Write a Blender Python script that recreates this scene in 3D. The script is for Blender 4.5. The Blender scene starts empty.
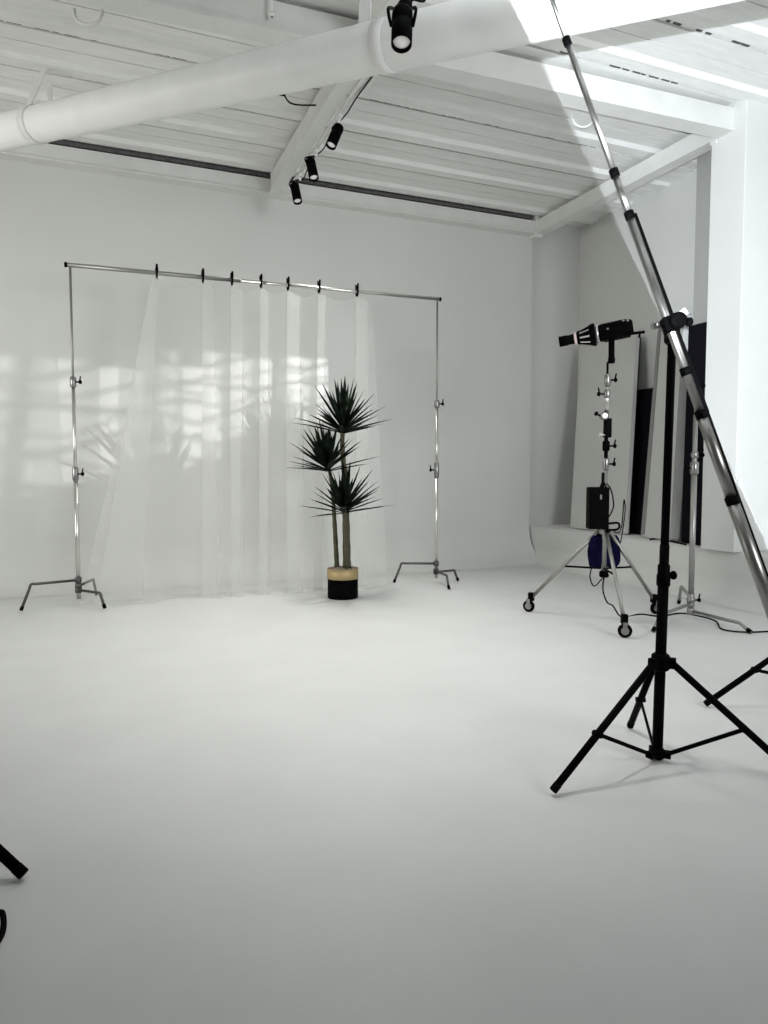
import bpy, bmesh, math, random
from mathutils import Vector, Matrix
random.seed(7)
PI = math.pi
V = Vector
scene = bpy.context.scene
COL = scene.collection

# ------------------------------------------------------------------ camera
FPX = 710.0
EYE = V((0, 0, 1.2))
YAW = math.radians(22.5)
PITCH = math.atan(43 / FPX)
FH = V((math.sin(YAW), math.cos(YAW), 0))
RH = V((math.cos(YAW), -math.sin(YAW), 0))
FW = FH * math.cos(PITCH) - V((0, 0, 1)) * math.sin(PITCH)
UP = RH.cross(FW)

def ray(x, y):
    return FW + RH * ((x - 384) / FPX) + UP * ((512 - y) / FPX)
def at_depth(x, y, z):          # point seen at (x, y), z metres in front of the camera (horizontally)
    d = ray(x, y); return EYE + d * (z / d.dot(FH))
def at_height(x, y, h):
    d = ray(x, y); return EYE + d * ((h - EYE.z) / d.z)
def ground(x, y): return at_height(x, y, 0.0)
def rz_pt(r, z, h=0.0): p = RH * r + FH * z; return V((p.x, p.y, h))
def depth(p): return (p - EYE).dot(FH)

cam_d = bpy.data.cameras.new('camera'); cam = bpy.data.objects.new('camera', cam_d); COL.objects.link(cam)
cam.location = EYE
cam.rotation_euler = Matrix((RH, UP, -FW)).transposed().to_euler()
cam_d.sensor_fit = 'VERTICAL'; cam_d.sensor_height = 36; cam_d.lens = FPX / 1024 * 36
cam_d.clip_start = .05; cam_d.clip_end = 100
scene.camera = cam

# --------------------------------------------------------------- materials
def mat(name, col, rough=.6, metal=0.0, bump=0.0, bscale=20.0, var=0.0, vscale=3.0, emit=None, spec=None, stretch=None):
    m = bpy.data.materials.new(name); m.use_nodes = True
    nt = m.node_tree; b = nt.nodes['Principled BSDF']
    b.inputs['Base Color'].default_value = (*col, 1); b.inputs['Roughness'].default_value = rough
    b.inputs['Metallic'].default_value = metal
    if spec is not None:
        b.inputs['Specular IOR Level'].default_value = spec; b.inputs['IOR'].default_value = 1.2
    tc = nt.nodes.new('ShaderNodeTexCoord'); mp = nt.nodes.new('ShaderNodeMapping')
    nt.links.new(tc.outputs['Object'], mp.inputs['Vector'])
    if stretch: mp.inputs['Scale'].default_value = stretch
    if var or not bump:
        n = nt.nodes.new('ShaderNodeTexNoise'); n.inputs['Scale'].default_value = vscale; n.inputs['Detail'].default_value = 5
        nt.links.new(mp.outputs[0], n.inputs['Vector'])
        r = nt.nodes.new('ShaderNodeValToRGB'); v = var or .015
        r.color_ramp.elements[0].position = .3; r.color_ramp.elements[1].position = .7
        r.color_ramp.elements[0].color = (*[c * (1 - v) for c in col], 1)
        r.color_ramp.elements[1].color = (*[min(1, c * (1 + v)) for c in col], 1)
        nt.links.new(n.outputs['Fac'], r.inputs[0]); nt.links.new(r.outputs[0], b.inputs['Base Color'])
    if bump:
        n = nt.nodes.new('ShaderNodeTexNoise'); n.inputs['Scale'].default_value = bscale; n.inputs['Detail'].default_value = 6
        nt.links.new(mp.outputs[0], n.inputs['Vector'])
        bp = nt.nodes.new('ShaderNodeBump'); bp.inputs['Strength'].default_value = bump; bp.inputs['Distance'].default_value = .01
        nt.links.new(n.outputs['Fac'], bp.inputs['Height']); nt.links.new(bp.outputs[0], b.inputs['Normal'])
    if emit:
        b.inputs['Emission Color'].default_value = (*emit[0], 1); b.inputs['Emission Strength'].default_value = emit[1]
    return m

M_WALL = mat('painted_wall', (.66, .665, .64), .8, bump=.12, bscale=9, var=.02, vscale=1.2)
M_FLOOR = mat('painted_floor', (.66, .665, .65), .5, bump=.05, bscale=30, var=.03, vscale=2.5)
M_DECK = mat('painted_steel_deck', (.80, .805, .78), .6, bump=.25, bscale=6, var=.05, vscale=4, stretch=(1, 6, 6))
M_BEAM = mat('painted_beam', (.72, .725, .70), .55, bump=.2, bscale=14, var=.04, vscale=5)
M_PIPE = mat('painted_pipe', (.86, .865, .84), .5, bump=.3, bscale=5, var=.04, vscale=4)
M_COLUMN = mat('painted_column', (.70, .705, .69), .7, bump=.08, bscale=12, var=.015)
M_WHITE = mat('white_plastic', (.78, .78, .76), .45)
M_SLOT_GAPSHADE = mat('deck_slot_and_gap_shade', (.10, .10, .10), .9, var=.3, vscale=30)  # dark tone for the deck slots and the shade painted into the beam gap
M_BLACK = mat('black_metal', (.0025, .0025, .0028), .5, spec=.08, var=.2, vscale=20)
M_RUBBER = mat('black_rubber', (.003, .003, .003), .75, spec=.08)
M_PLASTIC = mat('black_plastic', (.0025, .0025, .0028), .5, spec=.08)
M_CHROME = mat('brushed_chrome', (.60, .59, .56), .28, 1.0, var=.06, vscale=30, stretch=(1, 1, .1))
M_BOOM = mat('boom_steel', (.30, .295, .28), .36, 1.0, var=.06, vscale=30)
M_DCHROME = mat('worn_steel', (.30, .30, .29), .35, 1.0, var=.15, vscale=30)
M_STEEL = mat('satin_aluminium', (.68, .67, .64), .3, 1.0, var=.05)
M_CST = mat('stand_steel', (.36, .36, .34), .4, .9, var=.08)
M_LEG = mat('dark_chrome_leg', (.10, .10, .095), .4, .7)
M_SAND = mat('satin_grey_metal', (.33, .33, .31), .45, .8)
M_GOLD = mat('brass_band', (.46, .35, .18), .55, .6, var=.12, vscale=12)
M_POT = mat('black_ceramic', (.0025, .0025, .0028), .5, spec=.08)
M_LEAF = mat('yucca_leaf', (.007, .011, .007), .5, var=.6, vscale=14, spec=.12)
M_TRUNK = mat('yucca_trunk', (.07, .064, .036), .85, bump=.8, bscale=25, var=.3, vscale=12, stretch=(1, 1, 4))
M_PEBBLE = mat('pebbles', (.30, .24, .19), .8, var=.4, vscale=40)
M_BLUE = mat('navy_cloth', (.006, .006, .028), .85, spec=.05, bump=.6, bscale=40, var=.3, vscale=10)
M_BOARDW = mat('white_foam_board', (.56, .565, .54), .7, var=.03)
M_BOARDG = mat('grey_board_edge', (.24, .24, .23), .7)
M_EDGE_LIT = mat('lit_board_edge', (.88, .88, .87), .6)  # light on the board edges put into a brighter white than the faces
M_BOARDK = mat('black_foam_board', (.007, .007, .010), .6, spec=.1)
M_LENS = mat('spot_lens', (.5, .5, .5), .15, emit=((1, .98, .94), .3))
M_PINK = mat('pale_pink_band', (.75, .6, .6), .5)
M_CABLE = mat('black_cable', (.008, .008, .008), .6, spec=.1)
M_GLASSK = mat('clear_knob', (.4, .42, .42), .2)

def sheer():
    m = bpy.data.materials.new('sheer_voile'); m.use_nodes = True
    nt = m.node_tree; nt.nodes.clear()
    out = nt.nodes.new('ShaderNodeOutputMaterial'); mix = nt.nodes.new('ShaderNodeMixShader')
    tr = nt.nodes.new('ShaderNodeBsdfTransparent'); tr.inputs[0].default_value = (.98, .98, .98, 1)
    df = nt.nodes.new('ShaderNodeBsdfDiffuse'); df.inputs[0].default_value = (.86, .87, .84, 1)
    tl = nt.nodes.new('ShaderNodeBsdfTranslucent'); tl.inputs[0].default_value = (.86, .87, .84, 1)
    m2 = nt.nodes.new('ShaderNodeMixShader'); m2.inputs[0].default_value = .42
    mix.inputs[0].default_value = .27
    wv = nt.nodes.new('ShaderNodeTexNoise'); wv.inputs['Scale'].default_value = 90; nt.links.new(wv.outputs['Fac'], nt.nodes.new('ShaderNodeValToRGB').inputs[0])
    nt.links.new(df.outputs[0], m2.inputs[1]); nt.links.new(tl.outputs[0], m2.inputs[2])
    nt.links.new(tr.outputs[0], mix.inputs[1]); nt.links.new(m2.outputs[0], mix.inputs[2]); nt.links.new(mix.outputs[0], out.inputs[0])
    return m
M_SHEER = sheer()

# ----------------------------------------------------------------- helpers
def frame_for(d):
    d = d.normalized(); a = V((0, 0, 1)) if abs(d.z) < .9 else V((1, 0, 0))
    u = d.cross(a).normalized(); return u, u.cross(d).normalized()

class MB:
    def __init__(s): s.v = []; s.f = []; s.smooth = []
    def add(s, vs, fs, smooth=False):
        o = len(s.v); s.v += [V(p) for p in vs]
        for f in fs: s.f.append([i + o for i in f]); s.smooth.append(smooth)
        return s
    def box(s, c, size, ax=None, bev=0.0):
        c = V(c); hx, hy, hz = [k / 2 for k in size]
        A = ax or (V((1, 0, 0)), V((0, 1, 0)), V((0, 0, 1)))
        b = min(bev, hx * .9, hy * .9, hz * .9)
        if b <= 0:
            P = [c + A[0] * (i * hx) + A[1] * (j * hy) + A[2] * (k * hz) for k in (-1, 1) for j in (-1, 1) for i in (-1, 1)]
            return s.add(P, [(0, 2, 3, 1), (4, 5, 7, 6), (0, 1, 5, 4), (2, 6, 7, 3), (0, 4, 6, 2), (1, 3, 7, 5)])
        bm = bmesh.new(); bmesh.ops.create_cube(bm, size=1)
        for v in bm.verts: v.co = V((v.co.x * 2 * hx, v.co.y * 2 * hy, v.co.z * 2 * hz))
        bmesh.ops.bevel(bm, geom=bm.edges[:], offset=b, segments=3, affect='EDGES', profile=.6)
        bm.verts.index_update()
        s.add([c + A[0] * v.co.x + A[1] * v.co.y + A[2] * v.co.z for v in bm.verts], [[v.index for v in f.verts] for f in bm.faces], False)
        bm.free(); return s
    def tube(s, pts, r, n=12, caps=True):
        pts = [V(p) for p in pts]; rs = r if isinstance(r, (list, tuple)) else [r] * len(pts)
        vs = []; u = None
        for i, p in enumerate(pts):
            d = (pts[min(i + 1, len(pts) - 1)] - pts[max(i - 1, 0)]).normalized()
            if u is None: u, w = frame_for(d)
            else:
                u = (u - d * u.dot(d)).normalized(); w = d.cross(u).normalized() * -1
                w = u.cross(d).normalized()
            for k in range(n):
                a = 2 * PI * k / n; vs.append(p + (u * math.cos(a) + w * math.sin(a)) * rs[i])
        fs = []
        for i in range(len(pts) - 1):
            for k in range(n):
                a = i * n + k; b = i * n + (k + 1) % n; fs.append((a, a + n, b + n, b))
        s.add(vs, fs, True)
        if caps:
            o = len(s.v) - len(vs)
            s.f.append([o + k for k in range(n)]); s.smooth.append(False)
            s.f.append([o + (len(pts) - 1) * n + k for k in reversed(range(n))]); s.smooth.append(False)
        return s
    def rod(s, a, b, r, r2=None, n=12): return s.tube([a, b], [r, r if r2 is None else r2], n)
    def lathe(s, c, axis, prof, n=24, caps=True):       # prof: (distance along axis, radius)
        c = V(c); ax = V(axis).normalized(); u, w = frame_for(ax); vs = []
        for t, r in prof:
            for k in range(n):
                a = 2 * PI * k / n; vs.append(c + ax * t + (u * math.cos(a) + w * math.sin(a)) * r)
        fs = [(i * n + k, (i + 1) * n + k, (i + 1) * n + (k + 1) % n, i * n + (k + 1) % n) for i in range(len(prof) - 1) for k in range(n)]
        s.add(vs, fs, True); o = len(s.v) - len(vs)
        if caps:
            s.f.append([o + k for k in range(n)]); s.smooth.append(False)
            s.f.append([o + (len(prof) - 1) * n + k for k in reversed(range(n))]); s.smooth.append(False)
        return s
    def build(s, name, m, parent=None, loc=None):
        me = bpy.data.meshes.new(name)
        origin = V(loc) if loc is not None else (world_loc(parent) if parent else V((0, 0, 0)))
        me.from_pydata([tuple(p - origin) for p in s.v], [], s.f); me.update()
        for p, sm in zip(me.polygons, s.smooth): p.use_smooth = sm
        bm = bmesh.new(); bm.from_mesh(me); bmesh.ops.recalc_face_normals(bm, faces=bm.faces); bm.to_mesh(me); bm.free()
        me.materials.append(m)
        o = bpy.data.objects.new(name, me); COL.objects.link(o)
        if parent: o.parent = parent; o.location = origin - world_loc(parent)
        else: o.location = origin
        return o
def world_loc(o):
    p = V((0, 0, 0))
    while o: p += o.location; o = o.parent
    return p
def tag(o, label=None, cat=None, group=None, kind=None):
    if label: o['label'] = label
    if cat: o['category'] = cat
    if group: o['group'] = group
    if kind: o['kind'] = kind
    return o
def thing(name, label, cat, loc, group=None):
    o = bpy.data.objects.new(name, None); COL.objects.link(o); o.location = loc; o.empty_display_size = .1
    return tag(o, label, cat, group)
def struct(name, mb, m, label=None, loc=None):
    o = mb.build(name, m, None, loc); o['kind'] = 'structure'
    if label: o['label'] = label
    return o
def bez(pts, n=8):              # smooth path through points
    pts = [V(p) for p in pts]; out = []
    for i in range(len(pts) - 1):
        p0 = pts[max(i - 1, 0)]; p1 = pts[i]; p2 = pts[i + 1]; p3 = pts[min(i + 2, len(pts) - 1)]
        for k in range(n):
            t = k / n
            out.append(.5 * ((2 * p1) + (p2 - p0) * t + (2 * p0 - 5 * p1 + 4 * p2 - p3) * t * t + (3 * p1 - p0 - 3 * p2 + p3) * t ** 3))
    return out + [pts[-1]]

# ------------------------------------------------------------- room shell
YB = 7.8        # back wall
XR = 5.3        # front face of the right-hand curb and column
XO = 6.05       # recessed part of the right-hand wall
LEDGE = .46
BEAM = 4.14     # underside of the beams
DECK = 4.38
XL, YF = -5.0, -5.0

fl = MB(); fl.add([(XL, YF, 0), (XO + .3, YF, 0), (XO + .3, YB + .1, 0), (XL, YB + .1, 0)], [(0, 1, 2, 3)])
struct('floor', fl, M_FLOOR)
# back wall with the cove that runs it into the floor; the cyclorama face stops at the right-hand corner
def cove(prof, a, b):           # extrude a 2-D profile of points from frame a to b
    n = len(prof[0]); mb = MB(); vs = []
    for row in prof: vs += row
    fs = []
    for i in range(len(prof) - 1):
        for k in range(n - 1): fs.append((i * n + k, i * n + k + 1, (i + 1) * n + k + 1, (i + 1) * n + k))
    return mb.add(vs, fs, True)
R = .45
prof = []
hs = [(YB - R + R * math.sin(a), R - R * math.cos(a)) for a in [i * PI / 2 / 12 for i in range(13)]]
rows = [[V((x, y, z + .002)) for (y, z) in hs] + [V((x, YB, 4.5))] for x in [XL, -2, 0, 2, 4, XR - .02]]
cyc = cove(rows, None, None)
cyc.add([(XR - .02, YB, 0), (XR - .02, YB + .05, 0), (XR - .02, YB + .05, 4.5), (XR - .02, YB, 4.5)], [(0, 1, 2, 3)])
cyc.add([(XL, YB + .05, 0), (XO + .3, YB + .05, 0), (XO + .3, YB + .05, 4.6), (XL, YB + .05, 4.6)], [(0, 1, 2, 3)])
struct('wall_back', cyc, M_WALL)
# right-hand wall: low curb with a soft foot, ledge, then the recessed wall above
R2 = .22
cs = [(XR - R2 + R2 * math.sin(a), R2 - R2 * math.cos(a)) for a in [i * PI / 2 / 8 for i in range(9)]]
rows = [[V((x, y, z + .002)) for (x, z) in cs] + [V((XR, y, LEDGE - .02)), V((XR + .02, y, LEDGE)), V((XO, y, LEDGE)), V((XO, y, 4.6))] for y in [YB + .07, 6, 4, 2, 0, YF]]
struct('wall_right', cove(rows, None, None), M_WALL)
ft = MB(); ft.box((XL - .05, (YF + YB) / 2, 2.3), (.1, YB - YF, 4.6)); struct('wall_left', ft, M_WALL)
M_DARKW = mat("grey_studio_wall", (.16, .16, .16), .9, var=.02)
ft = MB(); ft.box(((XL + XO) / 2, YF - .05, 2.3), (XO - XL + .6, .1, 4.6)); struct("wall_front", ft, M_DARKW)

col = MB(); col.box((XR + .35, 4.775, (LEDGE + 4.6) / 2), (.8, .37, 4.6 - LEDGE), bev=.008)
struct('wall_column', col, M_COLUMN, 'square white column at the end of the ceiling beam')
pil = MB(); pil.box(((5.64 + XO) / 2, 5.235, (LEDGE + 4.36) / 2 ), (XO - 5.64, .53, 4.36 - LEDGE)); struct('wall_pier', pil, mat('grey_pier', (.36, .365, .345), .8, var=.02))  # pier in one even grey, darker than the walls

# corrugated steel deck, ribs run left-right
prof_y = []; y = YF
ribs = [-3.2 + .6 * i for i in range(0, 19)]
pts = [(YF, DECK)]
for yr in ribs:
    if yr > YB - .1: break
    pts += [(yr - .13, DECK), (yr - .10, DECK - .035), (yr + .02, DECK - .035), (yr + .04, DECK), (yr + .09, DECK), (yr + .091, DECK + .03), (yr + .115, DECK + .03), (yr + .116, DECK), (yr + .30, DECK), (yr + .301, DECK + .02), (yr + .308, DECK + .02), (yr + .309, DECK)]
pts.append((YB + .1, DECK))
rows = [[V((x, y, z)) for y, z in pts] for x in (XL, XO + .3)]
dk = cove(rows, None, None); dk.smooth = [False] * len(dk.smooth)
dk.add([(XL, YF, 4.6), (XO + .3, YF, 4.6), (XO + .3, YB + .1, 4.6), (XL, YB + .1, 4.6)], [(0, 1, 2, 3)])
ceil = struct('ceiling', dk, M_DECK)
# dark broken slots that follow some of the ribs
sl = MB()
def slots(yr, x0, x1, dens=.6):
    x = x0
    while x < x1:
        L = random.uniform(.03, .10)
        if random.random() < dens: sl.box((x + L / 2, yr + .070, DECK - .001), (L, .022, .012))
        x += L + random.uniform(.01, .05)
for yr in ribs:
    if 3.3 < yr < 7.6:
        segs = [(-1.5, -.5), (-.2, .6), (.9, 1.7), (2.1, 3.4), (3.7, 4.7)]
        for s0, s1 in segs:
            if random.random() < .8: slots(yr, s0 + random.uniform(-.2, .3), s1 + random.uniform(-.2, .2), random.uniform(.4, .85))
struct('trim_1', sl, M_SLOT_GAPSHADE)

def ibeam(name, a, b, h=.20, w=.15, fl=.02, label=None, m=M_BEAM):
    a = V(a); b = V(b); d = (b - a).normalized(); s_ = d.cross(V((0, 0, 1))).normalized(); L = (b - a).length; c = (a + b) / 2
    ax = (d, s_, V((0, 0, 1))); mb = MB()
    mb.box(c + V((0, 0, fl / 2)), (L, w + .025, fl), ax)                 # lower flange
    mb.box(c + V((0, 0, fl + .004 + (h - fl) / 2)), (L, w - .01, h - fl - .01), ax)
    return struct(name, mb, m, label)
ibeam('ceiling_beam', (XL, 5.155, BEAM), (XR, 4.80, BEAM), label='white steel beam running into the column')
ibeam('ceiling_beam', (XL, YB - .07, BEAM), (XR - .06, YB - .07, BEAM), h=.16, w=.13, label='white beam along the top of the back wall')
ibeam('ceiling_beam', (XR, YB - .1, BEAM), (XR, 4.9, BEAM), h=.17, w=.12, label='white beam along the top of the right wall')
ibeam('ceiling_beam', (1.9, YB - .16, BEAM), (1.82, -1.0, BEAM), h=.2, w=.10, fl=.012, label='white beam carrying the spotlight track')
ibeam('ceiling_beam', (2.2, 3.2, BEAM), (XO, 3.05, BEAM), h=.2, w=.2, label='white beam at the upper right corner')
gp = MB(); gp.box(((XL + XR) / 2 - .08, YB - .07, BEAM + .195), (XR - XL - .1, .10, .035)); struct('gap_shade_strip', gp, M_SLOT_GAPSHADE)  # dark strip stands in for the shade in the gap above the beam
pst = MB(); pst.box((XR - .03, YB - .07, BEAM + .09), (.10, .16, .26)); pst.box((XR, 4.93, BEAM + .09), (.13, .06, .24)); struct('trim_3', pst, M_BEAM)

# big round pipe crossing under the beams
P0 = at_depth(0, 133, 5.46); P1 = at_depth(383, 46.5, 3.80)
dP = P1 - P0
pm = MB(); pm.tube([P0 - dP * .25, P0, P0 + dP * .5, P1, P0 + dP * 1.75], .12, 32)
pipe = thing('round_pipe', 'large round white pipe slanting under the ceiling beams', 'pipe', P0)
pm.build('pipe_body', M_PIPE, pipe)
def pipe_at(t): return P0 + dP * t
nP = dP.normalized()
def px_of(p): q = p - EYE; return 384 + FPX * q.dot(RH) / q.dot(FW)
def pipe_px(x): return min([pipe_at(i / 400) for i in range(700)], key=lambda p: abs(px_of(p) - x))
for xx in (36, 386):
    c = pipe_px(xx); u, w = frame_for(nP); mb = MB(); n = 28; vs = []; wd = .035
    for k in range(n):
        a = 2 * PI * k / n; e = (u * math.cos(a) + w * math.sin(a))
        for sgn in (-1, 1):
            vs.append(c + e * .1205 + nP * wd * sgn); vs.append(c + e * .126 + nP * wd * sgn)
    fs = []
    for k in range(n):
        a = k * 4; b = ((k + 1) % n) * 4
        fs += [(a + 1, b + 1, b + 3, a + 3), (a, a + 1, b + 1, b), (a + 2, b + 2, b + 3, a + 3)]
    mb.add(vs, fs, True)
    q = c + RH * -.115; q2 = at_height(46, 67, DECK - .01) if xx < 100 else V((q.x + .05, q.y, DECK - .03))
    mb.add([], [])
    ax = ((q2 - q).normalized(), nP, (q2 - q).normalized().cross(nP).normalized())
    mb.box((q + q2) / 2, ((q2 - q).length, .07, .008), ax)
    q = c + RH * .118; q2 = at_height(49, 85, DECK - .01) if xx < 100 else V((q.x + .02, q.y + .1, DECK - .03)); ax = ((q2 - q).normalized(), nP, (q2 - q).normalized().cross(nP).normalized())
    mb.box((q + q2) / 2, ((q2 - q).length, .05, .008), ax)
    mb.build('hanger_strap', M_WHITE, pipe)
# thin hanging rod
a = at_depth(272, 17, 4.9); mb = MB(); mb.rod(a, (a.x, a.y, DECK), .009); mb.rod(a, a + V((0, 0, .03)), .015)
tag(mb.build('hanging_rod', M_WHITE, None, a), 'thin white rod hanging from the ceiling at the top of the photo', 'rod')
# cable loops hooked to the ceiling
for x, y, lab in ((88, 12, 'white round loop hanging from the ceiling at the upper left'), (583, 117, 'white round loop on the brightly lit part of the ceiling')):
    c = at_height(x, y, DECK - .09); mb = MB(); path = [c + RH * (.095 * math.cos(a)) + V((0, 0, .085 * math.sin(a))) for a in [PI * .92 + PI * 1.16 * i / 20 for i in range(21)]]
    mb.tube(path, .011, 8)
    tag(mb.build('hanging_loop', M_WHITE, None, c), lab, 'loop')

# ------------------------------------------------ track and its spotlights
tr = MB(); A = V((2.0, 7.2, BEAM - .005)); B = V((1.94, 3.0, BEAM - .005)); tr.rod(A, B, .017, n=8)
track = thing('lighting_track', 'white lighting track fixed along the ceiling beam', 'track', A)
tr.build('rail', M_WHITE, track)
cb = MB(); cb.tube(bez([A.lerp(B, t) + V((.03 + .012 * math.sin(t * 40), 0, -.03 - .015 * math.sin(t * 33))) for t in [i / 16 * .55 + .02 for i in range(17)]], 4), .006, 6); cb.build('cable', M_CABLE, track)
cd = MB(); pA = at_height(350, 100, 4.2); pB = at_height(378, 70, 4.2); cd.tube(bez([pA, pA.lerp(pB, .5) + V((.02, 0, 0)), pB]), .02, 10)
cd.build('junction_conduit', M_WHITE, track)

def spotlight(loc_top, centre, axis, label, group='black ceiling spotlights', k=1.0):
    """axis: direction the light points; centre: middle of the can"""
    t = thing('track_spotlight', label, 'spotlight', loc_top, group)
    ax = V(axis).normalized(); Lh = .105 * k; r = .045 * k
    mb = MB(); mb.lathe(centre, ax, [(-Lh, r * .7), (-Lh + .008, r * .93), (-Lh + .02, r), (-Lh + .06, r), (-Lh + .065, r * .92), (-Lh + .075, r * .92), (-Lh + .08, r), (Lh, r), (Lh, r * .88), (Lh - .02, r * .8)], 24, True)
    mb.build('spotlight_can', M_PLASTIC, t)
    ln = MB(); ln.lathe(centre, ax, [(Lh - .019, r * .8), (Lh - .012, r * .6), (Lh - .010, .002)], 20, True); ln.build('lens', M_LENS, t)
    q = V(centre) - ax * Lh * .45
    ar = MB(); s_ = ax.cross(V((0, 0, 1))); s_ = s_.normalized() if s_.length > .05 else RH
    top = V(loc_top)
    ar.tube(bez([q + s_ * r, q + s_ * (r + .012) + V((0, 0, .05)), top + V((0, 0, -.05)), top + V((0, 0, -.02))], 5), .007, 8); ar.build('arm', M_PLASTIC, t)
    ad = MB(); ad.box(top + V((0, 0, -.015)), (.035, .10, .03), bev=.005); ad.rod(top + V((0, 0, -.03)), top + V((0, 0, -.06)), .016); ad.build('adapter', M_WHITE, t)
    return t
def track_pt(y): f = (A.y - y) / (A.y - B.y); return A.lerp(B, f) + V((0, 0, -.015))
SPOTS = []
def on_track(px, py, lab, tiltpx, extra=0):
    # find the y along the track whose image column fits the can
    best = min([3.2 + i * .01 for i in range(400)], key=lambda yy: abs(px_of(track_pt(yy)) - px - 4))
    top = track_pt(best); c = at_depth(px, py, depth(top)); ax = RH * tiltpx[0] - V((0, 0, 1)) * tiltpx[1] - FH * .35
    SPOTS.append((c, ax)); return spotlight(top, c, ax, lab)
on_track(335, 136, 'black can spotlight under the ceiling beam, the one nearest the pipe', (-.35, 1))
on_track(312, 169, 'black can spotlight under the ceiling beam, middle of the row of three', (.22, 1))
on_track(296, 193, 'black can spotlight under the ceiling beam, nearest the back wall', (.22, 1))
# the near spotlight clamped to the big pipe
cN = at_depth(402, 27, 3.35); pc = pipe_px(402)
t = thing('pipe_spotlight', 'large black spotlight clamped in front of the round white pipe', 'spotlight', pc + V((0, 0, .13)))
ax = V((0, 0, -1)) - FH * .35 + RH * -.03; ax.normalize(); r = .048; mb = MB()
mb.lathe(cN, ax, [(-.10, r * .6), (-.09, r * .9), (-.07, r), (-.03, r), (-.027, r * .9), (-.015, r * .9), (-.012, r), (.10, r * .98), (.10, r * .86), (.08, r * .8)], 26); mb.build('spotlight_can', M_PLASTIC, t)
mb = MB(); mb.lathe(cN, ax, [(.081, r * .8), (.09, r * .5), (.092, .002)], 22); mb.build('lens', M_LENS, t)
mb = MB(); tp = pc + V((0, 0, .125)) - FH * .03
for sg in (-1, 1): mb.tube(bez([cN + RH * (r * sg), cN + RH * (.062 * sg) + V((0, 0, .08)), tp + RH * (.03 * sg) + V((0, 0, .01)), tp], 6), .008, 8)
mb.build('yoke', M_PLASTIC, t)
mb = MB(); mb.box(tp + V((0, 0, .02)), (.06, .10, .04), bev=.006); mb.build('clamp', M_PLASTIC, t)
mb = MB(); mb.tube(bez([cN - ax * .09, cN + V((.05, 0, .13)), cN + V((.13, .02, .18)), cN + V((.06, -.03, .42)), (cN.x + .02, cN.y - .05, DECK - .02)], 8), .006, 6); mb.build('cable', M_CABLE, t)
SPOTS.append((cN, ax))
# short cable under the pipe
mb = MB(); q = at_height(283, 92, 4.12); mb.box(at_height(282, 92, 4.16), (.05, .05, .04), bev=.005)
mb.tube(bez([q, at_height(289, 102, 4.22), at_height(300, 105, 4.26), at_height(322, 105, 4.27)], 6), .007, 6)
tag(mb.build('short_cable', M_CABLE, None, q), 'short dark cable dangling behind the big pipe, left of the spotlight beam', 'cable')

# ------------------------------------------------------------ grip stands
def knob(parent, p, d, L=.05, m=M_BLACK, lever=False):
    d = V(d).normalized(); mb = MB(); mb.rod(p, p + d * L, .007, n=8)
    mb.lathe(p + d * L, d, [(-.006, .012), (.0, .018), (.012, .018), (.018, .010)], 8)
    if lever: mb.rod(p + d * L, p + d * (L + .01) + V((0, 0, .05)), .006, n=6)
    return mb.build('knob', m, parent)
def cstand(name, label, centre, feet, hubs, sections, collars, m_leg=M_DCHROME, group=None, leg_r=.012, bend=.82):
    """sections: (z0, z1, radius, material); collars: (z, height, radius, knob direction)"""
    t = thing(name, label, 'stand', V((centre.x, centre.y, 0)), group)
    for f, h in zip(feet, hubs):
        c = V((centre.x, centre.y, h)); b = V((centre.x, centre.y, 0)).lerp(V((f.x, f.y, 0)), bend); fo = V((f.x, f.y, leg_r))
        p1 = V((b.x, b.y, h)); dcb = (p1 - c).normalized()
        lg = MB(); path = [c, p1 - dcb * .05] + bez([p1 - dcb * .04, p1, p1.lerp(fo, .18)], 5) + [fo]
        lg.tube(path, leg_r, 10); o = lg.build('leg', m_leg, t)
        cp = MB(); dn = (fo - p1).normalized(); cp.rod(fo - dn * .035, fo, leg_r + .003, n=10); cp.build('foot_cap', M_RUBBER, o)
    hb = MB()
    for h in hubs: hb.lathe((centre.x, centre.y, h), (0, 0, 1), [(-.026, .022), (-.022, .028), (.022, .028), (.026, .022)], 16)
    hb.build('hub', m_leg, t)
    for z0, z1, r, m in sections:
        mb = MB(); mb.rod((centre.x, centre.y, z0), (centre.x, centre.y, z1), r, n=16); mb.build('column' if z0 < .3 else 'riser', m, t)
    for z, h, r, kd in collars:
        mb = MB(); mb.lathe((centre.x, centre.y, z), (0, 0, 1), [(-h / 2, r * .8), (-h / 2 + .01, r), (h / 2 - .01, r), (h / 2, r * .75)], 16)
        c = mb.build('collar', M_DCHROME, t)
        knob(c, V((centre.x, centre.y, z)) + kd * r * .8, kd, .035, lever=True)
    return t
def H_at(x, y, c): return at_depth(x, y, depth(c)).z
cL = rz_pt(-2.69, 6.2); cR = rz_pt(.545, 7.38)
zl = H_at(72, 265, cL); zr = H_at(437, 299, cR)
fL = [ground(21, 612), ground(105, 609.5), rz_pt(-2.72, 6.66)]
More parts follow.
